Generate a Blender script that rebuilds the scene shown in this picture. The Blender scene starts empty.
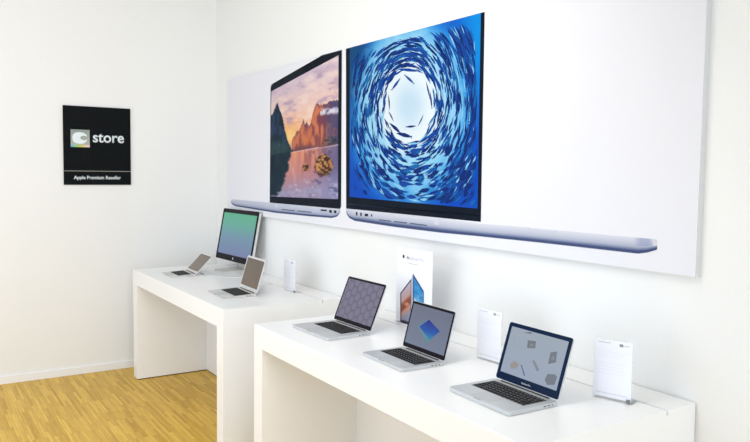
import bpy, bmesh, math, random
import numpy as np
from mathutils import Vector, Matrix
random.seed(7)
sc = bpy.context.scene
col = sc.collection

# ------------------------------------------------------------------ camera
F_PX, YAW, PITCH, ROLL = 724.83, 0.5749, 0.0673, 0.0126
CAM = Vector((-2.3245, 0.0, 1.6737))
Fw = Vector((math.sin(YAW)*math.cos(PITCH), math.cos(YAW)*math.cos(PITCH), -math.sin(PITCH)))
Rt = Vector((math.cos(YAW), -math.sin(YAW), 0)); Up = Rt.cross(Fw)
Rr = Rt*math.cos(ROLL)+Up*math.sin(ROLL); Ur = -Rt*math.sin(ROLL)+Up*math.cos(ROLL)
cd = bpy.data.cameras.new('camera'); cam = bpy.data.objects.new('camera', cd); col.objects.link(cam)
cd.sensor_width = 36; cd.sensor_fit = 'HORIZONTAL'; cd.lens = F_PX*36/750; cd.clip_start = 0.05
M = Matrix((Rr, Ur, -Fw)).transposed().to_4x4(); M.translation = CAM
cam.matrix_world = M
sc.camera = cam

# ------------------------------------------------------------------ world, lights, exposure
sc.view_settings.view_transform = 'Standard'; sc.view_settings.look = 'None'
sc.view_settings.gamma = 1; sc.view_settings.exposure = 0.08; sc.view_settings.use_curve_mapping = False
w = bpy.data.worlds.new('world'); sc.world = w; w.use_nodes = True
w.node_tree.nodes['Background'].inputs[0].default_value = (0.91, 0.955, 1.0, 1)
w.node_tree.nodes['Background'].inputs[1].default_value = 0.35

def area(name, loc, rot, sx, sy, power, color=(1, 1, 1)):
    l = bpy.data.lights.new(name, 'AREA'); l.shape = 'RECTANGLE'; l.size = sx; l.size_y = sy
    l.energy = power; l.color = color
    o = bpy.data.objects.new(name, l); o.location = loc; o.rotation_euler = rot; col.objects.link(o)
    return o
# unseen fill lights added to even the brightness: left, behind the camera, overhead
area('side_fill_light', (-3.95, 3.6, 1.5), (math.radians(90), 0, math.radians(-90)), 4, 2.6, 68, (.78, .875, 1.0))
area('side_fill_light', (-2.2, -1.15, 1.2), (math.radians(90), 0, 0), 3.4, 2.2, 68, (.79, .89, 1.0))
area('overhead_fill_light', (-2.2, 2.0, 3.0), (math.radians(55), 0, 0), 2.4, 1.0, 51, (1.0, .985, .95))

# ------------------------------------------------------------------ helpers
def ray(px, py, axis, c):
    """point of the plane axis=c that the photo shows at (px, py)"""
    d = Rr*((px-375)/F_PX) - Ur*((py-221)/F_PX) + Fw
    t = (c-CAM[axis])/d[axis]
    return CAM+d*t
def lin(c): return tuple((x/12.92 if x <= .04045 else ((x+.055)/1.055)**2.4) for x in c)
def rgb(r, g, b): return lin((r/255, g/255, b/255))
def ink(r, g, b): return tuple(.83*x for x in rgb(r, g, b))   # printed inks sit a little below the paper white

def mat(name, color, rough=.5, metal=0, spec=.5, **k):
    m = bpy.data.materials.new(name); m.use_nodes = True
    b = m.node_tree.nodes['Principled BSDF']
    b.inputs['Base Color'].default_value = (*color, 1); b.inputs['Roughness'].default_value = rough
    b.inputs['Metallic'].default_value = metal; b.inputs['Specular IOR Level'].default_value = spec
    for n, v in k.items(): b.inputs[n.replace('_', ' ')].default_value = v
    return m
def noisy(m, scale=40, amount=.03, bump=0.0):
    """fine procedural variation over the base colour, and a light bump"""
    nt = m.node_tree; b = nt.nodes['Principled BSDF']; c = b.inputs['Base Color'].default_value[:]
    tc = nt.nodes.new('ShaderNodeTexCoord'); n = nt.nodes.new('ShaderNodeTexNoise'); n.inputs['Scale'].default_value = scale
    n.inputs['Detail'].default_value = 4
    nt.links.new(tc.outputs['Object'], n.inputs['Vector'])
    mx = nt.nodes.new('ShaderNodeMix'); mx.data_type = 'RGBA'
    mx.inputs[6].default_value = (*[x*(1-amount) for x in c[:3]], 1); mx.inputs[7].default_value = (*[min(1, x*(1+amount)) for x in c[:3]], 1)
    nt.links.new(n.outputs['Fac'], mx.inputs[0]); nt.links.new(mx.outputs[2], b.inputs['Base Color'])
    if bump:
        bp = nt.nodes.new('ShaderNodeBump'); bp.inputs['Strength'].default_value = bump; bp.inputs['Distance'].default_value = .002
        nt.links.new(n.outputs['Fac'], bp.inputs['Height']); nt.links.new(bp.outputs['Normal'], b.inputs['Normal'])
    return m
def mat_attr(name, rough=.5, spec=.3):
    m = mat(name, (1, 1, 1), rough, 0, spec); nt = m.node_tree
    a = nt.nodes.new('ShaderNodeAttribute'); a.attribute_name = 'Col'
    nt.links.new(a.outputs['Color'], nt.nodes['Principled BSDF'].inputs['Base Color'])
    return m

def obj(name, bm, mats, parent=None, smooth=False):
    me = bpy.data.meshes.new(name); bm.to_mesh(me); bm.free()
    for m in (mats if isinstance(mats, (list, tuple)) else [mats]): me.materials.append(m)
    if smooth:
        for p in me.polygons: p.use_smooth = True
    o = bpy.data.objects.new(name, me); col.objects.link(o)
    if parent: o.parent = parent
    return o
def tag(o, label, cat, group=None):
    o['label'] = label; o['category'] = cat
    if group: o['group'] = group
    return o
def thing(name, label, cat, loc=(0, 0, 0), rz=0, group=None):
    o = bpy.data.objects.new(name, None); col.objects.link(o); o.empty_display_size = .05
    o.location = loc; o.rotation_euler = (0, 0, rz)
    return tag(o, label, cat, group)
def struct(name, bm, m):
    o = obj(name, bm, m); o['kind'] = 'structure'; return o

def box(bm, x0, x1, y0, y1, z0, z1, bev=0, mi=0):
    vs = [bm.verts.new((x, y, z)) for z in (z0, z1) for y in (y0, y1) for x in (x0, x1)]
    fs = []
    for f in ((0, 2, 3, 1), (4, 5, 7, 6), (0, 1, 5, 4), (2, 6, 7, 3), (0, 4, 6, 2), (1, 3, 7, 5)):
        fc = bm.faces.new([vs[i] for i in f]); fc.material_index = mi; fs.append(fc)
    if bev:
        es = list({e for f in fs for e in f.edges})
        bmesh.ops.bevel(bm, geom=es, offset=bev, segments=2, affect='EDGES', profile=.6)
    return bm
def B(*a, **k): return box(bmesh.new(), *a, **k)

def rrect(w, d, r, n=5, cx=0, cy=0):
    pts = []
    for sx, sy, a0 in ((1, -1, -90), (1, 1, 0), (-1, 1, 90), (-1, -1, 180)):
        for i in range(n+1):
            a = math.radians(a0+90*i/n)
            pts.append((cx+sx*(w/2-r)+r*math.cos(a), cy+sy*(d/2-r)+r*math.sin(a)))
    return pts
def prism(bm, pts, z0, z1, bev=0, to=lambda x, y, z: (x, y, z)):
    """extrude the outline pts between z0 and z1; z0/z1 may be functions of (x, y)"""
    g = lambda z, x, y: z(x, y) if callable(z) else z
    lo = [bm.verts.new(to(x, y, g(z0, x, y))) for x, y in pts]; hi = [bm.verts.new(to(x, y, g(z1, x, y))) for x, y in pts]
    n = len(pts); f0 = bm.faces.new(lo[::-1]); f1 = bm.faces.new(hi)
    for i in range(n): bm.faces.new((lo[i], lo[(i+1) % n], hi[(i+1) % n], hi[i]))
    if bev:
        bmesh.ops.bevel(bm, geom=list(f0.edges)+list(f1.edges), offset=bev, segments=2, affect='EDGES')
    bmesh.ops.recalc_face_normals(bm, faces=bm.faces)
    return bm
def tube(pts, r, n=8):
    bm = bmesh.new(); rings = []
    P = [Vector(p) for p in pts]
    # smooth with Catmull-Rom
    Q = []
    for i in range(len(P)-1):
        p0, p1, p2, p3 = P[max(i-1, 0)], P[i], P[i+1], P[min(i+2, len(P)-1)]
        for k in range(6):
            t = k/6; Q.append(.5*((2*p1)+(p2-p0)*t+(2*p0-5*p1+4*p2-p3)*t*t+(3*p1-p0-3*p2+p3)*t**3))
    Q.append(P[-1])
    for i, q in enumerate(Q):
        d = (Q[min(i+1, len(Q)-1)]-Q[max(i-1, 0)]).normalized()
        a = d.cross(Vector((0, 0, 1))); a = a.normalized() if a.length > 1e-3 else Vector((1, 0, 0)); b = d.cross(a)
        rings.append([bm.verts.new(q+a*r*math.cos(2*math.pi*k/n)+b*r*math.sin(2*math.pi*k/n)) for k in range(n)])
    for A, C in zip(rings, rings[1:]):
        for k in range(n): bm.faces.new((A[k], A[(k+1) % n], C[(k+1) % n], C[k]))
    bm.faces.new(rings[0][::-1]); bm.faces.new(rings[-1])
    bmesh.ops.recalc_face_normals(bm, faces=bm.faces)
    return bm
def text_bm(s, width, height, offset=0.0, depth=.0006):
    """flat lettering in the x-y plane fitted to width x height from (0, 0)"""
    cu = bpy.data.curves.new('lettering', 'FONT'); cu.body = s; cu.size = 1; cu.offset = offset
    o = bpy.data.objects.new('lettering', cu); col.objects.link(o)
    dg = bpy.context.evaluated_depsgraph_get(); dg.update()
    me = bpy.data.meshes.new_from_object(o.evaluated_get(dg))
    bm = bmesh.new(); bm.from_mesh(me)
    bpy.data.objects.remove(o); bpy.data.curves.remove(cu); bpy.data.meshes.remove(me)
    xs = [v.co.x for v in bm.verts]; ys = [v.co.y for v in bm.verts]
    x0, y0 = min(xs), min(ys); kx = width/(max(xs)-x0); ky = height/(max(ys)-y0)
    for v in bm.verts: v.co = Vector(((v.co.x-x0)*kx, (v.co.y-y0)*ky, 0))
    ex = bmesh.ops.extrude_face_region(bm, geom=bm.faces[:])
    for v in [g for g in ex['geom'] if isinstance(g, bmesh.types.BMVert)]: v.co.z += depth
    bmesh.ops.recalc_face_normals(bm, faces=bm.faces)
    return bm
def xform(bm, fn):
    for v in bm.verts: v.co = Vector(fn(*v.co))
    bmesh.ops.recalc_face_normals(bm, faces=bm.faces)
    return bm

# ------------------------------------------------------------------ materials
m_wall = noisy(mat('white_wall_paint', (.86, .86, .85), .75, spec=.2), 60, .012, .12)
m_ceil = noisy(mat('ceiling_paint', (.86, .86, .85), .8, spec=.2), 60, .01)
m_base = noisy(mat('white_baseboard_lacquer', (.88, .88, .89), .4), 20, .01)
m_table = noisy(mat('white_satin_lacquer', (.90, .90, .90), .28, spec=.45), 8, .008)
m_plinth = noisy(mat('dark_foot_shadow_line', (.05, .03, .022), .6), 60, .1)  # dark feet whose brown also paints the shadow line under the panels
m_board = noisy(mat('white_poster_print', (.78, .78, .83), .8, spec=.1), 6, .006)
m_boardedge = noisy(mat('grey_board_edge', (.66, .66, .67), .6), 40, .02)
m_alu = noisy(mat('bead_blasted_aluminium', (.60, .62, .635), .42, .45), 400, .03)
m_alu_pale = noisy(mat('pale_aluminium', (.68, .68, .665), .45, .4), 400, .03)
m_black = noisy(mat('black_plastic', (.012, .012, .014), .45), 90, .1)
m_key = noisy(mat('black_key', (.012, .012, .014), .6, spec=.06), 90, .1)
m_well = noisy(mat('dark_keyboard_well', (.30, .31, .315), .6, spec=.2), 90, .05)
m_glass_black = noisy(mat('black_bezel_glass', (.008, .006, .011), .2, spec=.06), 40, .1)
m_glass_blue = noisy(mat('blue_black_bezel_glass', (.004, .014, .045), .2, spec=.06), 40, .1)
m_pad = noisy(mat('trackpad_glass', (.54, .56, .575), .4, .4), 200, .02)
m_white = noisy(mat('white_cable_rubber', (.80, .80, .80), .5), 60, .02)
m_port = noisy(mat('port_opening', (.02, .02, .022), .6), 60, .1)
m_silvertext = mat('silver_lettering', (.62, .66, .7), .4)
m_paper = noisy(mat('white_paper', (.86, .86, .92), .7, spec=.2), 200, .01)
m_ink = mat('pale_grey_ink', rgb(200, 200, 208), .8); m_ink2 = mat('light_lilac_ink', rgb(230, 229, 242), .8)
m_inkd = mat('dark_grey_ink', rgb(140, 140, 148), .8)
m_tag = noisy(mat('grey_security_tag', rgb(120, 122, 122), .5), 60, .05)
m_acryl = mat('clear_acrylic', (.80, .83, .83), .08, spec=.3, Alpha=.22)
m_signblack = mat('black_sign_panel', (.006, .0075, .009), .5, spec=.05)
m_signwhite = mat('white_sign_lettering', rgb(226, 236, 240), .5)
m_signline = mat('grey_sign_line', rgb(150, 146, 140), .5)
noisy(m_signblack, 20, .1)

# parquet: narrow strips running along y
m_floor = mat('strip_parquet', (.6, .4, .2), .4, spec=.22)
nt = m_floor.node_tree; bs = nt.nodes['Principled BSDF']
tc = nt.nodes.new('ShaderNodeTexCoord'); mp = nt.nodes.new('ShaderNodeMapping')
mp.inputs['Rotation'].default_value = (0, 0, math.pi/2)
nt.links.new(tc.outputs['Object'], mp.inputs['Vector'])
def brick(c1, c2, w_, h_, off, freq):
    b = nt.nodes.new('ShaderNodeTexBrick'); nt.links.new(mp.outputs[0], b.inputs['Vector'])
    b.inputs['Color1'].default_value = (*c1, 1); b.inputs['Color2'].default_value = (*c2, 1); b.inputs['Mortar'].default_value = (.36, .22, .08, 1)
    b.inputs['Scale'].default_value = 1; b.inputs['Mortar Size'].default_value = .0009; b.inputs['Mortar Smooth'].default_value = .4
    b.inputs['Brick Width'].default_value = w_; b.inputs['Row Height'].default_value = h_; b.offset = off; b.offset_frequency = freq
    return b
b1 = brick(rgb(184, 140, 44), rgb(236, 198, 92), .30, .018, .37, 3)
b2 = brick(rgb(198, 156, 50), rgb(220, 180, 70), .6, .054, .41, 2)
mx = nt.nodes.new('ShaderNodeMix'); mx.data_type = 'RGBA'; mx.inputs[0].default_value = .4
nt.links.new(b1.outputs['Color'], mx.inputs[6]); nt.links.new(b2.outputs['Color'], mx.inputs[7])
mp2 = nt.nodes.new('ShaderNodeMapping'); mp2.inputs['Scale'].default_value = (60, 3, 1); nt.links.new(tc.outputs['Object'], mp2.inputs['Vector'])
ng = nt.nodes.new('ShaderNodeTexNoise'); ng.inputs['Scale'].default_value = 2; ng.inputs['Detail'].default_value = 6
nt.links.new(mp2.outputs[0], ng.inputs['Vector'])
mx2 = nt.nodes.new('ShaderNodeMix'); mx2.data_type = 'RGBA'; mx2.blend_type = 'OVERLAY'; mx2.inputs[0].default_value = .35
nt.links.new(mx.outputs[2], mx2.inputs[6]); nt.links.new(ng.outputs['Fac'], mx2.inputs[7]); nt.links.new(mx2.outputs[2], bs.inputs['Base Color'])

# ------------------------------------------------------------------ room
YB = 6.185; H_TOP = .8764; ZC = 3.2
XL, YF = -4.0, -1.2
struct('floor', B(XL, .2, YF, YB+.2, -.1, 0), m_floor)
struct('ceiling', B(XL, .2, YF, YB+.2, ZC, ZC+.1), m_ceil)
struct('wall_back', B(XL, .2, YB, YB+.2, 0, ZC), m_wall)
struct('wall_right', B(0, .2, YF, YB, 0, ZC), m_wall)
def baseboard(x0, x1, y0, y1):
    bm = B(x0, x1, y0, y1, 0, .062, bev=.004); return bm
struct('baseboard_back', baseboard(XL, 0, YB-.014, YB), m_base)
struct('baseboard_right', baseboard(-.014, 0, YF, YB-.014), m_base)

# ------------------------------------------------------------------ display tables
WD, TK, LT, PAN, SLOT = .8169, .1148, .0986, .2444, .1659
def make_table(y0, y1, label):
    yc = (y0+y1)/2; L = y1-y0
    t = thing('display_table', label, 'table', (-WD/2, yc, 0), 0)
    X = WD/2
    # top: one slab with a cable groove near the wall
    s = -SLOT+X
    prof = [(-X, H_TOP-TK), (X-.004, H_TOP-TK), (X-.004, H_TOP), (s+.005, H_TOP), (s+.005, H_TOP-.018), (s-.005, H_TOP-.018), (s-.005, H_TOP), (-X, H_TOP)]
    bm = bmesh.new()
    A = [bm.verts.new((x, -L/2, z)) for x, z in prof]; C = [bm.verts.new((x, L/2, z)) for x, z in prof]
    n = len(prof)
    bm.faces.new(A); bm.faces.new(C[::-1])
    for i in range(n): bm.faces.new((A[i], C[i], C[(i+1) % n], A[(i+1) % n]))
    bmesh.ops.recalc_face_normals(bm, faces=bm.faces)
    es = [e for e in bm.edges if all(abs(abs(v.co.y)-L/2) < 1e-6 or abs(v.co.x+X) < 1e-6 for v in e.verts) and not any(abs(v.co.x-s) < .006 for v in e.verts)
          and not all(abs(v.co.z-(H_TOP-TK)) < 1e-6 for v in e.verts)]
    bmesh.ops.bevel(bm, geom=es, offset=.002, segments=2, affect='EDGES')
    obj('tabletop', bm, m_table, t)
    for sy in (-1, 1):
        a, b = sorted((sy*L/2, sy*(L/2-LT)))
        lg = obj('leg_panel', B(-X, X-.004, a, b, .007, H_TOP-TK, bev=.0015), m_table, t)
        obj('foot_strip', B(-X+.005, X-.02, a+.005, b-.005, 0, .007), m_plinth, lg)
    bp = obj('back_panel', B(X-PAN, X-PAN+.02, -L/2+LT, L/2-LT, .007, H_TOP-TK), m_table, t)
    obj('foot_strip', B(X-PAN+.004, X-PAN+.016, -L/2+LT, L/2-LT, 0, .007), m_plinth, bp)
    return t
make_table(1.4854, 3.4745, 'near white display table carrying three laptops with black bezels')
make_table(3.9189, 5.8725, 'far white display table carrying the monitor and two small laptops')

# ------------------------------------------------------------------ wall poster
PX = -.030
def wp(px, py, k=0):
    p = ray(px, py, 0, PX-.0005*k); return p
yL, yR, zt, zb = 5.859, 1.4922, 2.4279, 1.3231
poster = thing('wall_poster', 'long white advertising board with two pictured laptops mounted on right wall', 'poster', (0, (yL+yR)/2, zb))
def pl(p): return Vector(p)-Vector(poster.location)
bm = B(PX, 0, yR-poster.location.y, yL-poster.location.y, 0, zt-zb)
for f in bm.faces:
    f.material_index = 0 if f.normal.x < -.5 else 1
bmesh.ops.recalc_face_normals(bm, faces=bm.faces)
for f in bm.faces: f.material_index = 0 if f.normal.x < -.5 else 1
obj('board', bm, [m_board, m_boardedge], poster)

def flat(polys, k, clip=True):
    """polygons given by photo pixels, laid on the board's face as print layer k"""
    bm = bmesh.new()
    for i, (pts, mi) in enumerate(polys):
        vs = []
        for q in pts:
            p = wp(*q, k)
            p.z = min(p.z, zt-.0005)
            vs.append(bm.verts.new(pl(p)))
        f = bm.faces.new(vs); f.material_index = mi
    bmesh.ops.recalc_face_normals(bm, faces=bm.faces)
    for f in bm.faces:
        if f.normal.x > 0: f.normal_flip()
    return bm
def curve_pts(pts, n=8):
    P = [Vector((a, b)) for a, b in pts]; out = []
    for i in range(len(P)-1):
        p0, p1, p2, p3 = P[max(i-1, 0)], P[i], P[i+1], P[min(i+2, len(P)-1)]
        for k in range(n):
            t = k/n; q = .5*((2*p1)+(p2-p0)*t+(2*p0-5*p1+4*p2-p3)*t*t+(3*p1-p0-3*p2+p3)*t**3); out.append(tuple(q))
    out.append(tuple(P[-1])); return out
pm = lambda n, c: mat(n, ink(*c), .55, spec=.08)
p_frame = pm('printed_black_frame', (10, 22, 38)); p_frame2 = pm('printed_black_frame_sheen', (40, 56, 76))
p_sil = pm('printed_silver', (214, 216, 230)); p_sil2 = pm('printed_silver_light', (220, 223, 236))
p_under = pm('printed_steel_blue', (110, 124, 165)); p_dark = pm('printed_navy', (58, 70, 112)); p_slot = pm('printed_slot', (96, 104, 130))
p_port = pm('printed_port', (32, 40, 58)); p_grad = pm('printed_grey_blue', (158, 168, 200))

def interp(pts, x):
    for (x0, y0), (x1, y1) in zip(pts, pts[1:]):
        if x0 <= x <= x1: return y0+(y1-y0)*(x-x0)/(x1-x0)
    return pts[0][1] if x < pts[0][0] else pts[-1][1]
def band(top, bot, n=1): return [p for p in top]+[p for p in bot[::-1]]

# --- picture of the right laptop (fish shoal on its screen)
def band_picture(name, top, bot, fn, nx, ny, k, parent):
    """printed band between two curves given by photo pixels, fn(x, v) gives its colour"""
    x0, x1 = top[0][0], top[-1][0]; verts = []; cols = []
    for j in range(ny+1):
        for i in range(nx+1):
            x = x0+(x1-x0)*i/nx; v = j/ny; y = interp(top, x)*(1-v)+interp(bot, x)*v
            verts.append(tuple(pl(wp(x, y, k)))); cols.append((*ink(*fn(x, v)), 1))
    faces = [(j*(nx+1)+i, (j+1)*(nx+1)+i, (j+1)*(nx+1)+i+1, j*(nx+1)+i+1) for j in range(ny) for i in range(nx)]
    me = bpy.data.meshes.new(name); me.from_pydata(verts, [], faces)
    a = me.color_attributes.new('Col', 'FLOAT_COLOR', 'POINT'); a.data.foreach_set('color', np.array(cols, dtype=np.float32).ravel())
    me.materials.append(m_print)
    o = bpy.data.objects.new(name, me); col.objects.link(o); o.parent = parent
    if me.polygons[0].normal.x > 0: me.flip_normals()
    return o
m_print = mat_attr('colour_print', .55, .08)
def mixc(a, b, t):
    t = max(0, min(1, t)); return tuple(p+(q-p)*t for p, q in zip(a, b))
def ss(a, b, x):
    t = max(0, min(1, (x-a)/(b-a))); return t*t*(3-2*t)
def steel(x, v):
    xe = ss(600, 650, x)
    c = mixc((228, 230, 240), (206, 209, 226), ss(0, .38, v))
    c = mixc(c, (190, 196, 214), ss(.34, .52, v))
    c = mixc(c, (134, 146, 180), ss(.52, .74, v))
    c = mixc(c, (70, 82, 122), ss(.70, .86, v))
    c = mixc(c, (150, 158, 188), ss(.93, 1, v)*.5)
    if x > 622 and v < .55: c = mixc(c, (150, 160, 198), ss(632, 642, x)*ss(654, 648, x)*.6)
    if x > 652 and v < .62: c = mixc(c, (226, 226, 234), ss(652, 654, x))
    if x < 360: c = mixc(c, (196, 202, 222), ss(360, 346, x)*.5*(v < .8))
    return c
lr = band_picture('laptop_picture', [(346.0, 208.4), (347, 208.5), (440, 218.3), (481, 223.8), (527, 227.3), (560, 230.6), (620, 236.2), (655.5, 239.3), (657.2, 240.5)],
    [(346.0, 211.5), (346.8, 214.5), (349.3, 218.0), (354.7, 220.9), (393.3, 226.8), (440, 232.6), (480, 236.4), (540, 242.6), (600, 249.4), (638, 253.7), (647, 252.6), (655.5, 250.2), (657.2, 249.2)], steel, 400, 16, 2, poster)
obj('lid_frame_picture', flat([([(346.0, 40), (346.1, 208.2), (347, 208.6), (480.7, 221.8), (484.8, 5)], 0),
                               ([(346.4, 203.3), (480.9, 215.0), (480.9, 216.2), (346.4, 204.4)], 1)], 3), [p_frame, p_frame2], lr)
for q in ([(378.7, 219.2), (391, 220.6), (391, 221.8), (378.7, 220.4)], [(394, 220.9), (407, 222.4), (407, 223.6), (394, 222.1)], [(410, 222.7), (427, 224.9), (427, 226.0), (410, 223.9)]):
    obj('slot_picture', flat([(q, 0)], 3), p_slot, lr)
obj('highlight_picture', flat([([(434, 218.8), (439, 219.3), (439, 225), (434, 224.4)], 0)], 3), p_sil2, lr)
obj('notch_picture', flat([([(527.5, 227.6), (528.7, 227.7), (530, 229.6), (554, 231.8), (555.2, 230.2), (556.4, 230.3), (555.4, 233.0), (529.0, 230.8)], 0)], 3), p_sil, lr)
for x, y, w_, h_ in ((356.7, 213.7, 1.6, 3.6), (361, 214.2, 1.6, 3.4), (366.4, 215, 3.4, 2.6), (371.7, 215.3, 1.2, 2.4)):
    obj('port_picture', flat([([(x-w_/2, y-h_/2), (x+w_/2, y-h_/2+.15), (x+w_/2, y+h_/2), (x-w_/2, y+h_/2)], 0)], 3), p_port, lr)

# --- picture of the left laptop (lake at sunset on its screen)
ll = band_picture('laptop_picture', [(231.0, 200.2), (231.8, 199.2), (269.6, 202.6), (300, 205.2), (339.0, 208.8), (340, 209.4)],
    [(231.0, 202.6), (232.4, 204.6), (236, 206.3), (275, 212.8), (310, 216.3), (331.7, 218.0), (337, 216.6), (339, 214.2), (340, 211.4)], steel, 200, 14, 2, poster)
obj('lid_frame_picture', flat([([(269.7, 202.6), (270.6, 88), (271.2, 85.2), (273, 83.4), (318.8, 57.2), (330, 40), (341.9, 40), (341.0, 206.5), (339.9, 208.9)], 0),
                               ([(302, 67.6), (318.8, 57.2), (322, 52), (341.9, 45), (338.6, 55.0), (303.8, 73.4)], 1)], 3), [p_frame, p_frame2], ll)
for q in ([(281.7, 208.9), (295, 210.2), (295, 211.2), (281.7, 209.9)], [(297, 210.4), (311.7, 211.8), (311.7, 212.8), (297, 211.4)]):
    obj('slot_picture', flat([(q, 0)], 3), p_slot, ll)
obj('highlight_picture', flat([([(275, 203.6), (277.4, 203.8), (277.4, 207.3), (275, 207)], 0)], 3), p_sil2, ll)
for x, y, w_, h_ in ((323.7, 210.3, 6, 1.6), (330.5, 211.4, 2.6, 2.8), (335.2, 211.8, 2.4, 2.8)):
    obj('port_picture', flat([([(x-w_/2, y-h_/2-.2), (x+w_/2, y-h_/2+.2), (x+w_/2, y+h_/2+.2), (x-w_/2, y+h_/2-.2)], 0)], 3), p_port, ll)

def grid_picture(name, quad, fn, nx, ny, k, parent):
    """printed picture: fine grid over the quad (TL, TR, BR, BL in photo pixels), fn(px, py) gives its colour"""
    TL, TR, BR, BL = [np.array(q, float) for q in quad]
    verts = []; cols = []
    for j in range(ny+1):
        for i in range(nx+1):
            s, t = i/nx, j/ny
            q = (TL*(1-s)+TR*s)*(1-t)+(BL*(1-s)+BR*s)*t
            p = wp(q[0], q[1], k); p.z = min(p.z, zt-.0005)
            verts.append(tuple(pl(p))); cols.append((*ink(*fn(q[0], q[1])), 1))
    faces = [(j*(nx+1)+i, (j+1)*(nx+1)+i, (j+1)*(nx+1)+i+1, j*(nx+1)+i+1) for j in range(ny) for i in range(nx)]
    me = bpy.data.meshes.new(name); me.from_pydata(verts, [], faces)
    a = me.color_attributes.new('Col', 'FLOAT_COLOR', 'POINT'); a.data.foreach_set('color', np.array(cols, dtype=np.float32).ravel())
    me.materials.append(m_print)
    o = bpy.data.objects.new(name, me); col.objects.link(o); o.parent = parent
    if me.polygons[0].normal.x > 0: me.flip_normals()
    return o
m_print = mat_attr('colour_print', .55, .08)
rs = np.random.RandomState(3); tbl = rs.rand(64, 64)
def vn(x, y):
    xi, yi = int(math.floor(x)), int(math.floor(y)); fx, fy = x-xi, y-yi; fx = fx*fx*(3-2*fx); fy = fy*fy*(3-2*fy)
    g = lambda a, b: tbl[a % 64, b % 64]
    return (g(xi, yi)*(1-fx)+g(xi+1, yi)*fx)*(1-fy)+(g(xi, yi+1)*(1-fx)+g(xi+1, yi+1)*fx)*fy
def fbm(x, y, o=4):
    s = 0; a = .5
    for i in range(o): s += a*vn(x+17*i, y+31*i); x *= 2; y *= 2; a *= .5
    return s/(1-.5**o)
def mixc(a, b, t):
    t = max(0, min(1, t)); return tuple(p+(q-p)*t for p, q in zip(a, b))
def ss(a, b, x):
    t = max(0, min(1, (x-a)/(b-a))); return t*t*(3-2*t)

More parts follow.
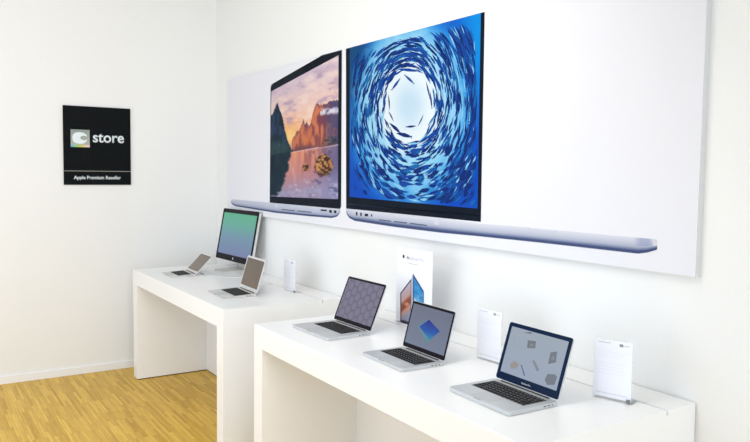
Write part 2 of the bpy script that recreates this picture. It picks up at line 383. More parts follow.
LEFT = [(270, 116), (273.5, 112), (276.2, 104.5), (277.6, 101.5), (279.2, 107), (281.5, 114), (283.5, 121), (285, 131), (287.5, 140), (291, 148), (294, 152)]
RIGHT = [(292, 140), (294.5, 136), (297, 132), (299.5, 129.5), (302, 123.5), (303.2, 119.5), (305, 124), (307, 121.5), (309, 126), (311, 121), (313, 113), (315, 105.5), (317, 102.6), (320, 104.5), (324.6, 104.4), (330, 101.8), (338.8, 99.2)]
def sunset(x, y):
    hor = 152.4-(x-287)*.158
    t = (y-hor)
    top = interp([(270, 91), (339, 55)], x)
    if t < 0:
        v = (y-top)/(hor-top)
        c = mixc((216, 196, 214), (244, 206, 196), v*2.2)
        c = mixc(c, (248, 176, 118), ss(.38, .75, v)*ss(330, 285, x))
        n = fbm(x*.10+3, y*.16+x*.04, 4)
        c = mixc(c, (176, 150, 182), ss(.5, .78, n)*.7)
        c = mixc(c, (255, 232, 214), ss(.45, .25, n)*.5)
        g = math.exp(-((x-291)**2/60+(y-136)**2/50)); c = mixc(c, (255, 214, 140), g)
        rt = interp(RIGHT, x) if x > 292 else 999
        rt += (fbm(x*.8, 5)-.5)*4
        if y > rt:
            d = y-rt; st = fbm(x*.45+9, y*.10, 4)
            m = mixc((214, 124, 86), (126, 68, 82), ss(.35, .65, st))
            m = mixc(m, (196, 116, 78), ss(30, 4, hor-y)*.25)
            m = mixc(m, (66, 72, 120), ss(320, 334, x)*.85*ss(.2, .5, fbm(x*.2, y*.2, 3)+.1))
            m = mixc(m, (92, 74, 110), ss(6, 0, d)*.4)
            sn = ((y-(112+(x-322)*-.12))/4.2)
            if 320 < x and abs(sn) < 1: m = mixc(m, (226, 224, 240), (1-sn*sn)*ss(.38, .6, fbm(x*.5+2, y*.5, 3)+.12))
            if y > hor-9 and x > 322: m = mixc(m, (46, 62, 60), ss(.4, .6, fbm(x*.5, y*.6+4, 3))*.8)
            m = mixc(m, (90, 74, 88), ss(5, 0, hor-y)*.6)
            c = m
        lf = interp(LEFT, x) if x < 294 else 999
        if y > lf+(fbm(x*.9, 15)-.5)*3:
            c = mixc((40, 62, 96), (24, 44, 60), ss(.35, .6, fbm(x*.5, y*.13, 4)))
            c = mixc(c, (96, 104, 140), ss(.62, .8, fbm(x*.6+7, y*.2+x*.1, 3))*.6)
            c = mixc(c, (48, 76, 66), ss(134, 150, y)*.6)
    else:
        c = mixc((232, 152, 122), (196, 136, 140), t/26)
        stx = fbm(x*.4+40, y*.05, 4)
        c = mixc(c, (158, 92, 92), ss(.42, .6, stx)*.7*ss(295, 305, x)*ss(34, 8, t))
        c = mixc(c, (250, 206, 176), ss(.5, .3, stx)*.6*ss(300, 290, x))
        c = mixc(c, (86, 96, 150), ss(312, 334, x)*.75)
        c = mixc(c, (152, 152, 190), ss(20, 44, t)*.75)
        c = mixc(c, (214, 200, 214), ss(.55, .7, fbm(x*.14, y*.2+30, 3))*.6*ss(22, 36, t))
        c = mixc(c, (58, 62, 116), ss(.55, .75, fbm(x*.2+50, y*.25, 3))*.6*ss(306, 318, x))
        if t < 1.6: c = mixc((226, 186, 196), c, t/1.6)
        e = 291-t*.22+(fbm(y*.3, 8)-.5)*4
        if t > 30: e -= (t-30)*.4
        c = mixc(c, mixc((18, 34, 52), (30, 58, 72), fbm(x*.3, y*.1, 3)), ss(e+1.5, e-1.5, x))
        if t > 38: c = mixc(c, (168, 170, 204), ss(.5, .66, fbm(x*.2+3, y*.3, 3))*.6)
        # rocks standing in the lake
        for cx, cy, rx, ry in ((324.5, 165.5, 9.2, 11.5), (305.5, 167.5, 3.4, 3.8)):
            a = math.atan2(y-cy, x-cx); rr = math.hypot((x-cx)/rx, (y-cy)/ry)
            if rr < 1+(fbm(a*1.5+9, cx)-.5)*.5:
                n = fbm(x*.5+cx, y*.5, 4)
                rc = mixc((70, 46, 42), (206, 148, 92), ss(.32, .66, n))
                c = mixc(rc, (60, 44, 60), ss(.3, .9, (y-cy)/ry)*.5)
    return c
grid_picture('screen_picture', [(271.3, 91.4), (338.5, 55.2), (338.0, 199.2), (270.3, 196.4)], sunset, 110, 190, 5, ll)

HC = (409.5, 105)
def sea(x, y):
    dx, dy = (x-HC[0]), (y-HC[1])
    r = math.hypot(dx/66, dy/(100 if dy < 0 else 104))
    c = mixc((196, 222, 242), (232, 243, 250), ss(.05, .36, r))
    c = mixc(c, (150, 212, 244), ss(.36, .60, r))
    c = mixc(c, (44, 146, 224), ss(.60, .95, r))
    tr = ss(440, 480, x)*ss(150, 40, y)
    tl = ss(398, 352, x)*ss(170, 60, y)
    far = (10, 76, 190)
    far = mixc(far, (6, 140, 226), tr); far = mixc(far, (8, 74, 128), tl)
    c = mixc(c, far, ss(.80-.15*tl, 1.12-.2*tl, r))
    c = mixc(c, (150, 212, 244), ss(.35, .05, abs(dx-8)/40)*ss(.35, .6, r)*ss(1.05, .8, r)*(dy > 0)*.6)
    c = mixc(c, (180, 226, 248), .35*ss(.5, .7, fbm(x*.12, y*.1, 3))*ss(.3, .5, r)*ss(1.0, .7, r))
    return c
sea_quad = [(349.8, 50.8), (480.9, 16.2), (477.6, 208.6), (349.6, 196.9)]
fs = grid_picture('screen_picture', [(349.8, 44), (480.9, 9), (477.6, 208.6), (349.6, 196.9)], sea, 60, 80, 5, lr)
fish_m = [pm('printed_fish_deep', (10, 44, 118)), pm('printed_fish_blue', (18, 72, 160)), pm('printed_fish_pale', (140, 204, 242)), pm('printed_fish_teal', (20, 104, 176))]
def inside(x, y):
    if not (350.6 < x < 477.0): return False
    top = 50.8+(x-349.8)*(16.2-50.8)/(131.1); bot = 196.9+(x-349.6)*(11.7/128)
    return top+1.6 < y < bot-1.0
polys = []
def fish(x, y, a, L, Wd, mi, bend=0.0):
    ca, sa = math.cos(a), math.sin(a)
    prof = [(-.5, .0), (-.30, .26), (0, .5), (.28, .34), (.40, .12), (.5, .42), (.46, 0), (.5, -.42), (.40, -.12), (.28, -.34), (0, -.5), (-.30, -.26)]
    pts = []
    for u, v in prof:
        X, Y = u*L, v*Wd+bend*L*(u*u-.08)
        pts.append((x+X*ca-Y*sa, y+X*sa+Y*ca))
    if all(inside(*p) for p in pts): polys.append((pts, mi))
rf = random.Random(11)
for i in range(5200):
    r = (.38+1.05*rf.random()**.95) if i < 2050 else rf.uniform(.95, 1.5)
    a = rf.random()*2*math.pi
    ex, ey = 64, (96 if math.sin(a) < 0 else 100)
    x = HC[0]+r*ex*math.cos(a); y = HC[1]+r*ey*math.sin(a)
    if not inside(x, y): continue
    if r > .98 and x < HC[0]-10 and y > 120 and rf.random() < .96: continue
    if r > 1.2 and y > 150 and rf.random() < .5: continue
    ta = math.atan2(ey*math.cos(a), -ex*math.sin(a))+rf.gauss(0, .10)+.09
    vert = abs(math.sin(ta))
    L = (8+12*rf.random())*(.6+.6*r); Wd = (1.1+1.2*rf.random())*(1.75-.75*vert)*(.75+.35*r)
    if y > 145: L *= .66; Wd *= 1.2
    q = rf.random()
    mi = 0 if q < .44 else (1 if q < .76 else (2 if q < .90 else 3))
    if x < 374 and y < 130: mi = rf.choice((0, 0, 1, 3))
    if mi == 2: Wd *= .6
    fish(x, y, ta, L, Wd, mi, rf.uniform(-.05, .12))
# the ring of larger fish around the light opening
for x, y, a, L, Wd in ((396, 84, 2.2, 16, 2.4), (409, 79, .75, 15, 2.4), (428, 90, 1.35, 19, 1.6), (431, 100, 1.45, 18, 1.6), (389, 102, 1.5, 16, 1.4), (391, 116, 1.1, 12, 1.4), (411, 126.5, 3.05, 11, 2.2), (421, 120, 2.0, 13, 1.2), (405, 66, 2.9, 22, 3.0), (390, 76, 2.3, 18, 2.6), (420, 62, .4, 20, 3.2), (432, 74, 1.1, 16, 2.8), (404, 135, .25, 17, 4.2), (427, 143, 2.7, 15, 3.6), (398, 146, .5, 16, 3.8), (412, 155, .1, 15, 3.8), (418, 50, .2, 20, 3), (400, 52, 2.8, 22, 2.8), (384, 66, 2.1, 20, 2.6), (408, 70, .1, 24, 3.2), (424, 70, .7, 22, 3.0), (394, 60, 2.7, 24, 3.4), (412, 54, .1, 24, 3.2), (438, 84, 1.2, 20, 3.0), (382, 84, 1.9, 20, 2.8), (440, 66, 1.0, 20, 3.2), (395, 128, .75, 16, 3.4), (418, 150, 2.95, 16, 3.8), (390, 140, .8, 16, 3.6), (436, 132, 2.2, 16, 3.0)):
    fish(x, y, a, L, Wd, 1 if (x+y) % 2 < 1 else 0, .05)
fb = bmesh.new()
for i, (pts, mi) in enumerate(polys):
    vs = [fb.verts.new(pl(ray(q[0], q[1], 0, PX-.003-.000002*(i % 400)))) for q in pts]
    f = fb.faces.new(vs); f.material_index = mi
bmesh.ops.recalc_face_normals(fb, faces=fb.faces)
for f in fb.faces:
    if f.normal.x > 0: f.normal_flip()
obj('fish_shoal_picture', fb, fish_m, lr)

# ------------------------------------------------------------------ store sign on the back wall
SY = YB-.012
sign = thing('store_sign', 'square black store sign with grey C logo on the back wall', 'sign', (-1.0085, YB, 1.5427))
sx0, sx1, sz0, sz1 = -1.2690, -.7485, 1.5427, 2.1704
def sp(px, py): p = ray(px, py, 1, SY); return p.x+1.0085, p.z-1.5427
obj('panel', B(sx0+1.0085, sx1+1.0085, -.012, 0, 0, sz1-sz0, bev=.001), m_signblack, sign)
def on_sign(bm, x, z): return xform(bm, lambda a, b, c: (x+a, -.012-c, z+b))
x0, z0 = sp(93.0, 142.4); x1, _ = sp(124.0, 143.5); _, z1 = sp(96, 133.4)
obj('store_lettering', on_sign(text_bm('store', x1-x0, z1-z0, .018), x0, z0), m_signwhite, sign)
x0, z0 = sp(73.8, 180.3); x1, _ = sp(121.0, 180.3); _, z1 = sp(74, 175.6)
obj('reseller_lettering', on_sign(text_bm('Apple Premium Reseller', x1-x0, z1-z0, .022), x0, z0), m_signwhite, sign)
lx0, lz = sp(63.0, 170.8); lx1 = sx1+1.0085
obj('dividing_line', B(sx0+1.0085+.002, lx1, -.0126, -.012, lz-.0025, lz+.0025), m_signline, sign)
# logo: grey square, white C, colour stripe along its foot
gx0, gz1 = sp(70.5, 129.2); gx1, gz0 = sp(89.8, 147.4)
m_lg = mat('logo_grey_gradient', rgb(150, 156, 152), .5); n2 = m_lg.node_tree
t2 = n2.nodes.new('ShaderNodeTexCoord'); s2 = n2.nodes.new('ShaderNodeSeparateXYZ'); r2 = n2.nodes.new('ShaderNodeValToRGB')
n2.links.new(t2.outputs['Generated'], s2.inputs[0]); n2.links.new(s2.outputs['Z'], r2.inputs[0])
r2.color_ramp.elements[0].color = (*rgb(176, 178, 170), 1); r2.color_ramp.elements[1].color = (*rgb(140, 150, 146), 1)
n2.links.new(r2.outputs[0], n2.nodes['Principled BSDF'].inputs['Base Color'])
lg = obj('logo_square', B(gx0, gx1, -.0128, -.012, gz0, gz1), m_lg, sign)
W_, H_ = gx1-gx0, gz1-gz0
cpts = []
N = 40
for i in range(N+1):   # outer rounded outline, open towards the right
    a = math.radians(38+284*i/N); ca, sa = math.cos(a), math.sin(a)
    cpts.append((.47+.38*math.copysign(abs(ca)**.85, ca), .52+.33*math.copysign(abs(sa)**.8, sa)))
cpts += [(.84, .35), (.85, .44)]
for i in range(21):    # the bite
    a = math.radians(-40-280*i/20); cpts.append((.70+.20*math.cos(a), .53+.125*math.sin(a)))
cpts += [(.85, .62), (.84, .70)]
bm = bmesh.new(); prism(bm, [(gx0+a*W_, gz0+b*H_) for a, b in cpts], 0, .0005, to=lambda x, y, z: (x, -.0128-z, y))
obj('letter_C', bm, m_signwhite, lg)
m_rb = mat('logo_colour_stripe', (.5, .5, .5), .5); n3 = m_rb.node_tree
t3 = n3.nodes.new('ShaderNodeTexCoord'); s3 = n3.nodes.new('ShaderNodeSeparateXYZ'); r3 = n3.nodes.new('ShaderNodeValToRGB')
n3.links.new(t3.outputs['Generated'], s3.inputs[0]); n3.links.new(s3.outputs['X'], r3.inputs[0])
els = [(0, (90, 170, 205)), (.2, (120, 190, 170)), (.42, (190, 195, 70)), (.62, (205, 205, 90)), (.8, (225, 200, 185)), (1, (230, 185, 200))]
r3.color_ramp.elements[0].color = (*rgb(*els[0][1]), 1); r3.color_ramp.elements[1].color = (*rgb(*els[-1][1]), 1)
for p_, c_ in els[1:-1]: e = r3.color_ramp.elements.new(p_); e.color = (*rgb(*c_), 1)
n3.links.new(r3.outputs[0], n3.nodes['Principled BSDF'].inputs['Base Color'])
obj('colour_stripe', B(gx0, gx1, -.0131, -.0128, gz0, gz0+.13*H_), m_rb, lg)

# ------------------------------------------------------------------ screens
def screen_mat(name, build, emit=.55, rough=.22):
    m = mat(name, (.012, .012, .015), rough, spec=.12); t = m.node_tree; b = t.nodes['Principled BSDF']
    c = build(t); t.links.new(c, b.inputs['Emission Color']); b.inputs['Emission Strength'].default_value = emit
    return m
def uv(t):
    tc = t.nodes.new('ShaderNodeTexCoord'); s = t.nodes.new('ShaderNodeSeparateXYZ'); t.links.new(tc.outputs['Generated'], s.inputs[0]); return tc, s
def ramp(t, sock, stops):
    r = t.nodes.new('ShaderNodeValToRGB'); t.links.new(sock, r.inputs[0])
    r.color_ramp.elements[0].position = stops[0][0]; r.color_ramp.elements[0].color = (*rgb(*stops[0][1]), 1)
    r.color_ramp.elements[1].position = stops[-1][0]; r.color_ramp.elements[1].color = (*rgb(*stops[-1][1]), 1)
    for p_, c_ in stops[1:-1]: e = r.color_ramp.elements.new(p_); e.color = (*rgb(*c_), 1)
    return r.outputs[0]
def plain(c1, c2, axis='Z'):
    def f(t): tc, s = uv(t); return ramp(t, s.outputs[axis], [(0, c1), (1, c2)])
    return f
def hexy(t):
    # honeycomb: distance to the two interleaved lattices of cell centres decides the cell
    tc = t.nodes.new('ShaderNodeTexCoord'); sp_ = t.nodes.new('ShaderNodeSeparateXYZ'); t.links.new(tc.outputs['Generated'], sp_.inputs[0])
    def mth(op, a_, b_=None, c_=None):
        n_ = t.nodes.new('ShaderNodeMath'); n_.operation = op
        for i_, v_ in enumerate((a_, b_, c_)):
            if v_ is None: continue
            if isinstance(v_, (int, float)): n_.inputs[i_].default_value = v_
            else: t.links.new(v_, n_.inputs[i_])
        return n_.outputs[0]
    X = mth('MULTIPLY', sp_.outputs['X'], 6.4); Z = mth('MULTIPLY', sp_.outputs['Z'], 4.2)
    def cell(ox, oz):
        fx = mth('ABSOLUTE', mth('SUBTRACT', mth('FLOORED_MODULO', mth('ADD', X, ox), 1.7321), .86605))
        fz = mth('ABSOLUTE', mth('SUBTRACT', mth('FLOORED_MODULO', mth('ADD', Z, oz), 1.0), .5))
        return mth('MAXIMUM', fz, mth('ADD', mth('MULTIPLY', fx, .8660), mth('MULTIPLY', fz, .5)))
    edge = mth('MINIMUM', cell(0, 0), cell(.86605, .5))
    return ramp(t, edge, [(0, (116, 113, 134)), (.40, (112, 108, 128)), (.46, (98, 93, 114)), (.5, (94, 88, 108))])
def teal(t):
    tc, s = uv(t); return ramp(t, s.outputs['Z'], [(0, (108, 120, 158)), (.45, (104, 138, 158)), (.75, (92, 160, 142)), (1, (84, 166, 132))])
scr_A = screen_mat('pale_blue_desktop', plain((146, 158, 176), (150, 160, 172)), 1.0)
scr_B = screen_mat('slate_desktop', plain((108, 118, 140), (100, 106, 124)), 1.0)
scr_C = screen_mat('hexagon_wallpaper', hexy, 1.0)
scr_D = screen_mat('brown_grey_screen', plain((106, 92, 78), (98, 88, 76)), 1.0)
scr_E = screen_mat('brown_grey_screen', plain((108, 98, 88), (104, 94, 84)), 1.0)
scr_M = screen_mat('teal_blue_gradient_wallpaper', teal, 1.0)
def em(name, c, s=1.0):
    m = mat(name, (.01, .01, .01), .3); b = m.node_tree.nodes['Principled BSDF']
    b.inputs['Emission Color'].default_value = (*rgb(*c), 1); b.inputs['Emission Strength'].default_value = s; return m

# ------------------------------------------------------------------ laptops
def lid_space(d, tilt, hz):
    """(x, height up the lid, depth in front of the lid) -> laptop space"""
    st, ct = math.sin(tilt), math.cos(tilt)
    def f(x, h, k): return (x, d/2-.004+h*st-k*ct, hz+h*ct+k*st)
    return f
def make_laptop(label, hx, hy, rot, tilt, w, d, screen, bezel_mat, thick=.016, wedge=False, mb=(.013, .013, .024), alu_bezel=False, lid_h=None, group=None, pale=False):
    alu = m_alu_pale if pale else m_alu
    cx, cy = hx-math.cos(rot)*d/2, hy-math.sin(rot)*d/2
    t = thing('laptop', label, 'laptop', (cx, cy, H_TOP), -math.pi/2+rot, group)
    rc = .011
    top = (lambda x, y: .0045+(thick-.0045)*((y+d/2)/d)**.8) if wedge else thick
    bm = bmesh.new()
    if wedge:
        # tapered shell: outline split in strips so the top can slope
        prism(bm, rrect(w, d, rc), .0015, lambda x, y: .0045+(thick-.0045)*(y+d/2)/d, bev=.001)
        ztop = lambda y: .0045+(thick-.0045)*(y+d/2)/d
    else:
        prism(bm, rrect(w, d, rc), .0015, thick, bev=.0016); ztop = lambda y: thick
    obj('base', bm, alu, t)
    for sx in (-1, 1):
        for sy in (-1, 1):
            b2_ = bmesh.new(); prism(b2_, [(sx*(w/2-.03)+.006*math.cos(a*math.pi/4), sy*(d/2-.03)+.006*math.sin(a*math.pi/4)) for a in range(8)], 0, .0016)
            obj('rubber_foot', b2_, m_black, t)
    # keyboard
    kw = min(.274, w-.045); kd = .108*(d/.225)**.5; ky1 = d/2-.030; ky0 = ky1-kd
    sl = lambda x, y, z: (x, y, ztop(y)+z)
    bm = bmesh.new(); prism(bm, rrect(kw+.006, kd+.006, .004, 3, 0, (ky0+ky1)/2), 0, .0004, to=sl)
    kb = obj('keyboard', bm, m_well, t)
    bm = bmesh.new(); rows = 6; rh = kd/5.55
    y = ky1
    for r_ in range(rows):
        hh = rh*.55 if r_ == 0 else rh
        widths = {0: [1.0]*14, 1: [1]*13+[1.5], 2: [1.5]+[1]*13, 3: [1.8]+[1]*11+[1.8], 4: [2.3]+[1]*10+[2.3], 5: [1, 1, 1, 1.25, 5.2, 1.25, 1, 1, 1, 1]}[r_]
        k = kw/sum(widths); x = -kw/2
        for q in widths:
            g = .0017
            prism(bm, rrect(q*k-2*g, hh-2*g, .0012, 1, x+q*k/2, y-hh/2), .0004, .0014, to=sl); x += q*k
        y -= hh
    obj('keys', bm, m_key, kb)
    bm = bmesh.new(); pw, pdp = .105*(w/.325), (ky0+d/2)*.78
    prism(bm, rrect(pw, pdp, .004, 3, 0, (-d/2+ky0)/2), 0, .0003, to=sl)
    obj('trackpad', bm, m_pad, t)
    # notch in the front edge, ports on the side towards the room's entrance
    obj('opening_notch', B(-.02, .02, -d/2-.0003, -d/2+.003, ztop(-d/2)-.0016, ztop(-d/2)+.0002), m_well, t)
    for py, pw_ in ((d/2-.028, .006), (d/2-.045, .010), (d/2-.064, .010)):
        zc = ztop(py)*.55
        obj('port', B(w/2-.002, w/2+.0002, py-pw_/2, py+pw_/2, zc-.0018, zc+.0018), m_port, t)
    # hinge
    hz = thick-.002
    bm = bmesh.new(); n = 12; R_ = .0052
    for_x = (-w*.38, w*.38); rings = []
    for X in for_x: rings.append([bm.verts.new((X, d/2-.006+R_*math.cos(2*math.pi*a/n), hz+.0005+R_*math.sin(2*math.pi*a/n))) for a in range(n)])
    for a in range(n): bm.faces.new((rings[0][a], rings[0][(a+1) % n], rings[1][(a+1) % n], rings[1][a]))
    bm.faces.new(rings[0][::-1]); bm.faces.new(rings[1]); bmesh.ops.recalc_face_normals(bm, faces=bm.faces)
    obj('hinge', bm, m_black, t, True)
    # lid
    lh = lid_h or d; LS = lid_space(d, tilt, hz)
    bm = bmesh.new(); prism(bm, rrect(w, lh-.006, .010, 5, 0, lh/2+.003), -.0055, 0, bev=.0014, to=LS)
    lid = obj('lid', bm, alu, t)
    e = .0012
    sw, sh = w-2*mb[0], lh-.006-mb[1]-mb[2]; syc = .006+mb[2]+sh/2
    if alu_bezel:
        bm = bmesh.new(); prism(bm, rrect(sw+.006, sh+.006, .003, 2, 0, syc), -.0002, .0006, to=LS)
        obj('screen_gasket', bm, m_black, lid)
    else:
        bm = bmesh.new(); prism(bm, rrect(w-2*e, lh-.006-2*e, .009, 5, 0, lh/2+.003), -.0002, .0006, to=LS)
        obj('bezel', bm, bezel_mat, lid)
    bm = bmesh.new(); prism(bm, [(-sw/2, syc-sh/2), (sw/2, syc-sh/2), (sw/2, syc+sh/2), (-sw/2, syc+sh/2)], .0005, .0010, to=LS)
    s = obj('screen', bm, screen, lid)
    def S(u, v, k=0.0012):     # screen fraction, u from left, v from the top
        return LS(-sw/2+u*sw, syc+sh/2-v*sh, k)
    return t, lid, s, S, LS, sw, sh, syc
def decal(name, S, polys, mats, parent, k=.0012):
    bm = bmesh.new()
    for i, (pts, mi) in enumerate(polys):
        kk = k+.0001*i
        A = [bm.verts.new(S(u, v, kk)) for u, v in pts]
        f = bm.faces.new(A); f.material_index = mi
    o = obj(name, bm, mats, parent); return o

# nearest laptop, thicker body, blue-black glass bezel
tA, lidA, sA, S, LS, sw, sh, syc = make_laptop('silver laptop nearest the camera, scattered grey tags on its pale blue screen', -.4497, 1.8722, -.0255, .3145, .325, .2265, scr_A, m_glass_blue, .0165, mb=(.0175, .016, .029))
dk = em('dark_grey_icon', (92, 98, 108)); be = em('beige_icon', (132, 128, 124)); bl = em('blue_icon', (44, 66, 122)); lt = em('pale_icon', (128, 134, 144)); mg = em('mid_grey_icon', (112, 118, 128))
decal('screen_icon', S, [([(.34, .20), (.48, .17), (.50, .32), (.36, .36)], 0), ([(.395, .25), (.45, .24), (.455, .29), (.40, .305)], 4)], [dk, be, bl, lt, mg], sA)
decal('screen_icon', S, [([(.76, .31), (.86, .25), (.885, .47), (.77, .55)], 0), ([(.80, .375), (.84, .355), (.85, .43), (.805, .45)], 4)], [dk, be, bl, lt, mg], sA)
decal('screen_icon', S, [([(.80, .74), (.92, .70), (.96, .74), (.95, .90), (.84, .95), (.78, .87)], 0)], [dk], sA)
decal('screen_icon', S, [([(.14, .80), (.20, .70), (.30, .74), (.27, .84), (.18, .88)], 0)], [be], sA)
decal('screen_icon', S, [([(.50, .58), (.54, .56), (.66, .72), (.62, .76)], 0)], [mg], sA)
decal('screen_icon', S, [([(.33, .74), (.345, .73), (.45, .92), (.43, .93)], 0)], [bl], sA)
decal('screen_icon', S, [([(.07, .20), (.08, .20), (.13, .38), (.12, .38)], 0)], [lt], sA)
decal('screen_icon', S, [([(.24, .07), (.33, .02), (.38, .02), (.37, .055)], 0)], [dk], sA)
bm = text_bm('MacBook Pro', .046, .0062, .01, .0002); xform(bm, lambda a, b, c: LS(a-.023, b+.0165, .0007+c))
obj('bezel_lettering', bm, m_silvertext, lidA)

# middle laptop with the tilted blue square
tB, lidB, sB, S, LS, sw, sh, syc = make_laptop('silver laptop showing a tilted blue square, middle of the near table', -.4617, 2.4794, -.0219, .2667, .3115, .2150, scr_B, m_glass_black, .0145, mb=(.0115, .012, .020))
def sq(t):
    tc, s = uv(t); return ramp(t, s.outputs['Z'], [(0, (30, 128, 168)), (.4, (14, 74, 160)), (1, (18, 28, 124))])
m_sq = screen_mat('blue_square_gradient', sq, 1.0); gr = em('green_blue_edge', (36, 130, 134))
decal('screen_picture', S, [([(.235, .53), (.44, .31), (.47, .34), (.28, .55), (.60, .78), (.57, .83)], 0)], [gr], sB)
decal('screen_picture', S, [([(.275, .52), (.475, .285), (.79, .48), (.60, .75)], 0)], [m_sq], sB, .0014)

# far-left of the near table
make_laptop('larger silver laptop with hexagon wallpaper at left end of near table', -.434, 3.1251, .0137, .3936, .357, .2470, scr_C, m_glass_black, .0155, mb=(.0125, .012, .021))

# the two thin laptops with aluminium bezels
make_laptop('thin silver laptop with brown screen in front of the large monitor', -.4577, 4.4004, -.0457, .2895, .3217, .2240, scr_D, m_glass_black, .0150, wedge=True, mb=(.0175, .017, .024), alu_bezel=True, pale=True)
make_laptop('smallest silver laptop with lid tipped far back at table end by corner', -.4995, 5.407, -.037, .7769, .272, .1880, scr_E, m_glass_black, .0150, wedge=True, mb=(.016, .016, .022), alu_bezel=True, pale=True)

# ------------------------------------------------------------------ monitor
DX, DY, DR, DT, DWd, DH, DZ = -.1511, 5.4405, .0502, .183, .6534, .4171, .9484-H_TOP
mon = thing('monitor', 'large monitor with black frame and teal wallpaper on far table', 'monitor', (DX, DY, H_TOP), -math.pi/2+DR)
def MS(x, h, k): return (x, h*math.sin(DT)-k*math.cos(DT), DZ+h*math.cos(DT)+k*math.sin(DT))
bm = bmesh.new(); prism(bm, rrect(DWd, DH, .012, 5, 0, DH/2), -.020, -.001, bev=.003, to=MS)
cab = obj('housing', bm, m_alu_pale, mon)
bm = bmesh.new(); prism(bm, rrect(DWd-.001, DH-.001, .011, 5, 0, DH/2), -.001, .001, to=MS)
gl = obj('bezel', bm, m_glass_black, cab)
bm = bmesh.new(); prism(bm, [(-.2985, .048), (.2985, .048), (.2985, .048+.336), (-.2985, .048+.336)], .0008, .0014, to=MS)
obj('screen', bm, scr_M, cab)
def apple(s):
    pts = []
    for i in range(36):
        a = 2*math.pi*i/36; r = s*(.5-.05*abs(math.sin(a*1.0))); x = r*math.cos(a); y = r*math.sin(a)*1.08
        if y > 0: y -= .10*s*math.exp(-(x/(.15*s))**2)
        else: y += .06*s*math.exp(-(x/(.12*s))**2)
        d = math.hypot(x-.56*s, y-.05*s)
        if d < .2*s: x = .56*s-math.sqrt(max(0, (.2*s)**2-(y-.05*s)**2))
        pts.append((x, y))
    leaf = [(0, .48*s), (.03*s, .62*s), (.16*s, .74*s), (.20*s, .74*s), (.18*s, .60*s), (.08*s, .50*s)]
    return pts, leaf
bm = bmesh.new()
for q in apple(.020): prism(bm, [(x, y+.023) for x, y in q], .001, .0014, to=MS)
obj('bezel_emblem', bm, m_silvertext, gl)
bm = bmesh.new()   # bent aluminium stand: foot plate and neck
prof = [(-.105, .0), (.085, 0), (.092, .006), (.075, .190), (.066, .190), (.080, .012), (-.105, .008)]
A = [bm.verts.new((-.095, y, z)) for y, z in prof]; Cc = [bm.verts.new((.095, y, z)) for y, z in prof]
bm.faces.new(A); bm.faces.new(Cc[::-1])
for i in range(len(prof)): bm.faces.new((A[i], Cc[i], Cc[(i+1) % len(prof)], A[(i+1) % len(prof)]))
bmesh.ops.recalc_face_normals(bm, faces=bm.faces); bmesh.ops.bevel(bm, geom=[e for e in bm.edges if abs(e.verts[0].co.x-e.verts[1].co.x) < .01], offset=.001, segments=1, affect='EDGES')
st = obj('stand', bm, m_alu_pale, mon)
obj('hinge_bar', B(-.05, .05, .045, .076, .165, .185, bev=.002), m_alu_pale, st)

# ------------------------------------------------------------------ small poster stand in the near table's groove
p1 = ray(397.4, 246.4, 0, -SLOT); p2 = ray(432.8, 251.6, 0, -SLOT)
bw = p1.y-p2.y; bh = (p1.z+p2.z)/2-H_TOP+.012
yc = (p1.y+p2.y)/2
sb = thing('poster_stand', 'upright white leaflet board behind laptops with small picture of open laptop', 'poster', (-SLOT, yc, H_TOP-.012))
obj('board', B(-.002, .002, -bw/2, bw/2, 0, bh, bev=.0004), m_paper, sb)
def bp_(px, py, k=0):
    p = ray(px, py, 0, -SLOT-.0021-.0002*k); return Vector((p.x+SLOT, p.y-yc, p.z-H_TOP+.012))
def bflat(name, polys, mats, k, parent):
    bm = bmesh.new()
    for pts, mi in polys:
        f = bm.faces.new([bm.verts.new(bp_(a, b, k)) for a, b in pts]); f.material_index = mi
    bmesh.ops.recalc_face_normals(bm, faces=bm.faces)
    for f in bm.faces:
        if f.normal.x > 0: f.normal_flip()
    return obj(name, bm, mats, parent)
q_dk = pm('leaflet_frame_dark', (96, 92, 112)); q_sil = pm('leaflet_silver', (196, 200, 216)); q_bl = pm('leaflet_blue', (70, 150, 214)); q_bl2 = pm('leaflet_pale_blue', (150, 204, 238)); q_blk = pm('leaflet_emblem', (70, 74, 78)); q_ln = pm('leaflet_pale_lettering', (218, 220, 227))
q_bld = pm('leaflet_deep_blue', (58, 84, 140))
lp = bflat('laptop_picture', [([(400.2, 293), (410.4, 279.6), (411.1, 279), (411.1, 325.6), (400.2, 322)], 0),
                          ([(413.0, 273.4), (423.8, 291.2), (423.8, 330), (413.0, 327)], 5),
                          ([(411.2, 279), (412.9, 273.4), (412.9, 327), (411.2, 326)], 1),
                          ([(393.8, 320.8), (400, 320.6), (412, 324.6), (412, 325.8)], 1)], [q_dk, q_sil, q_bl, q_bl2, q_blk, q_bld], 1, sb)
def mini(x, y):
    v = (y-(291-(x-400)*.95))/34
    c = mixc((206, 200, 220), (232, 170, 150), v*1.6)
    c = mixc(c, (176, 96, 72), ss(.35, .5, v)*ss(.35, .6, fbm(x*.4, y*.25)+.1)*ss(.72, .6, v))
    c = mixc(c, (168, 170, 198), ss(.72, .9, v))
    return c
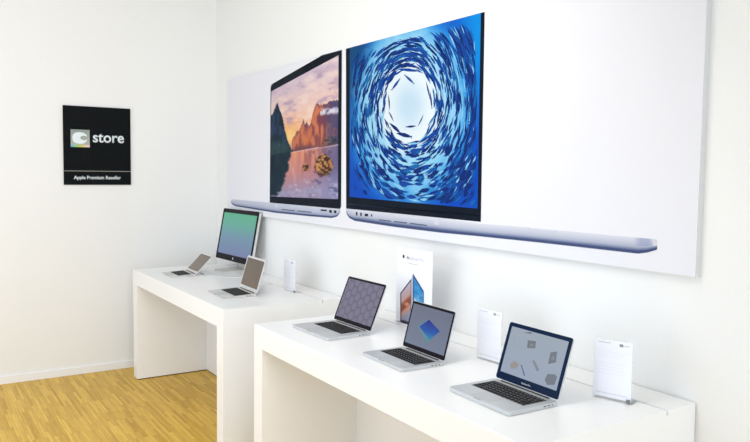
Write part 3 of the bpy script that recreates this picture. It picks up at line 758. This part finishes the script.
def bgrid(name, quad, fn, nx, ny, k, parent):
    TL, TR, BR, BL = [np.array(q, float) for q in quad]; verts = []; cols = []
    for j in range(ny+1):
        for i in range(nx+1):
            s, t = i/nx, j/ny; q = (TL*(1-s)+TR*s)*(1-t)+(BL*(1-s)+BR*s)*t
            verts.append(tuple(bp_(q[0], q[1], k))); cols.append((*ink(*fn(q[0], q[1])), 1))
    faces = [(j*(nx+1)+i, (j+1)*(nx+1)+i, (j+1)*(nx+1)+i+1, j*(nx+1)+i+1) for j in range(ny) for i in range(nx)]
    me = bpy.data.meshes.new(name); me.from_pydata(verts, [], faces)
    a = me.color_attributes.new('Col', 'FLOAT_COLOR', 'POINT'); a.data.foreach_set('color', np.array(cols, dtype=np.float32).ravel())
    me.materials.append(m_print); o = bpy.data.objects.new(name, me); col.objects.link(o); o.parent = parent
    if me.polygons[0].normal.x > 0: me.flip_normals()
    return o
bgrid('screen_picture', [(401.4, 293.6), (410.6, 281.6), (410.6, 321.8), (401.4, 319.4)], mini, 20, 40, 3, lp)
bgrid('screen_picture', [(414.0, 277.6), (423.0, 292.2), (423.0, 328), (414.0, 325)], lambda x, y: mixc(mixc((46, 128, 204), (92, 184, 232), fbm(x*.6, y*.4)), (190, 226, 244), ss(.5, .9, 1-abs(y-303)/22)*ss(.35, .6, fbm(x*.5+4, y*.25))), 20, 40, 3, lp)
# emblem and lettering at the head of the leaflet
e0 = bp_(403.7, 256.4, 1)
bm = bmesh.new()
for q in apple(.020): prism(bm, [(-x, y) for x, y in q], 0, .0003, to=lambda x, y, z: (e0.x-z, e0.y+x, e0.z+y))
obj('emblem', bm, q_blk, sb)
def board_text(s, pxa, pya, pxb, hpx, m, name):
    a = bp_(pxa, pya, 1); b = bp_(pxb, pya, 1); c_ = bp_(pxa, pya-hpx, 1)
    bm = text_bm(s, a.y-b.y, c_.z-a.z, .005, .0003); xform(bm, lambda x, y, z: (a.x-z, a.y-x, a.z+y)); obj(name, bm, m, sb)
board_text('MacBook Pro', 407, 259.0, 424, 3.4, q_ln, 'heading_lettering')
obj('subheading', xform(B(0, .08, 0, .004, 0, .0003), lambda x, y, z: (bp_(408.5, 263.6, 1).x-z, bp_(408.5, 263.6, 1).y-x, bp_(408.5, 263.6, 1).z+y)), q_ln, sb)

# ------------------------------------------------------------------ acrylic price-card holders
def card(label, x, y, yaw, w_, h_, tags):
    t = thing('card_holder', label, 'card holder', (x, y, H_TOP), -math.pi/2+yaw, 'price card holders')
    bm = bmesh.new()   # bent sheet: back plate plus foot reaching back
    prof = [(0, 0), (.055, 0), (.055, .002), (.002, .002), (.002, h_+.014), (0, h_+.014)]
    A = [bm.verts.new((-w_/2-.003, a, b)) for a, b in prof]; C_ = [bm.verts.new((w_/2+.003, a, b)) for a, b in prof]
    bm.faces.new(A); bm.faces.new(C_[::-1])
    for i in range(len(prof)): bm.faces.new((A[i], C_[i], C_[(i+1) % len(prof)], A[(i+1) % len(prof)]))
    bmesh.ops.recalc_face_normals(bm, faces=bm.faces)
    obj('acrylic_sheet', bm, m_acryl, t)
    c = obj('card', B(-w_/2, w_/2, -.0012, -.0004, .010, .010+h_), m_paper, t)
    F_ = -.0013
    def line(bm, u0, u1, v, th): box(bm, -w_/2+u0*w_, -w_/2+u1*w_, F_-.0001, F_+.0003, .010+h_*(1-v)-th/2, .010+h_*(1-v)+th/2); return bm
    obj('card_heading', line(bmesh.new(), .08, .42, .045, .0035), m_ink, c)
    obj('card_emblem', line(bmesh.new(), .66, .76, .06, .010), m_inkd, c)
    obj('emblem_lettering', line(bmesh.new(), .78, .93, .06, .0035), m_ink, c)
    bm = bmesh.new()
    for i in range(3): line(bm, .10, .9-.1*i, .20+.045*i, .0025)
    for i in range(4): line(bm, .10, .86-.07*(i % 2), .40+.06*i, .0022)
    obj('printed_text', bm, m_ink2, c)
    obj('card_footer', line(bmesh.new(), .06, .9, .93, .002), m_ink, c)
    if tags: obj('security_tag', B(w_/2-.014, w_/2-.001, -.008, -.0013, .003, .017, bev=.001), m_tag, t)
    return t
card('acrylic price card with white sheet beside the nearest laptop, rightmost on the table', -.2441, 1.654, .2838, .1355, .2047, True)
card('acrylic price card half hidden behind the nearest laptop, left of its screen', -.2649, 2.2763, .0428, .1394, .2116, False)
card('acrylic price card standing alone at near end of the far table', -.207, 4.2991, .07, .1504, .1976, True)

# ------------------------------------------------------------------ cables on the far table
def tp(px, py): p = ray(px, py, 2, H_TOP+.002); return (p.x, p.y, H_TOP+.0022)
cb = obj('power_cable', tube([tp(200.5, 272.4), tp(205, 275), tp(213, 276), (-.33, 5.075, H_TOP+.0022), (-.25, 5.045, H_TOP+.0022), (-SLOT-.01, 5.03, H_TOP+.0022)], .0018), m_white)
tag(cb, 'thin white cable running from the smallest laptop past the monitor foot', 'cable')
cb = obj('power_cable', tube([(-.12, 5.20, H_TOP+.003), (-.13, 4.98, H_TOP+.0022), (-.22, 4.86, H_TOP+.0022), (-.24, 4.70, H_TOP+.0022), (-SLOT-.006, 4.62, H_TOP+.0028)], .0025), m_white)
tag(cb, 'white cable leading from the monitor foot into the table groove', 'cable')
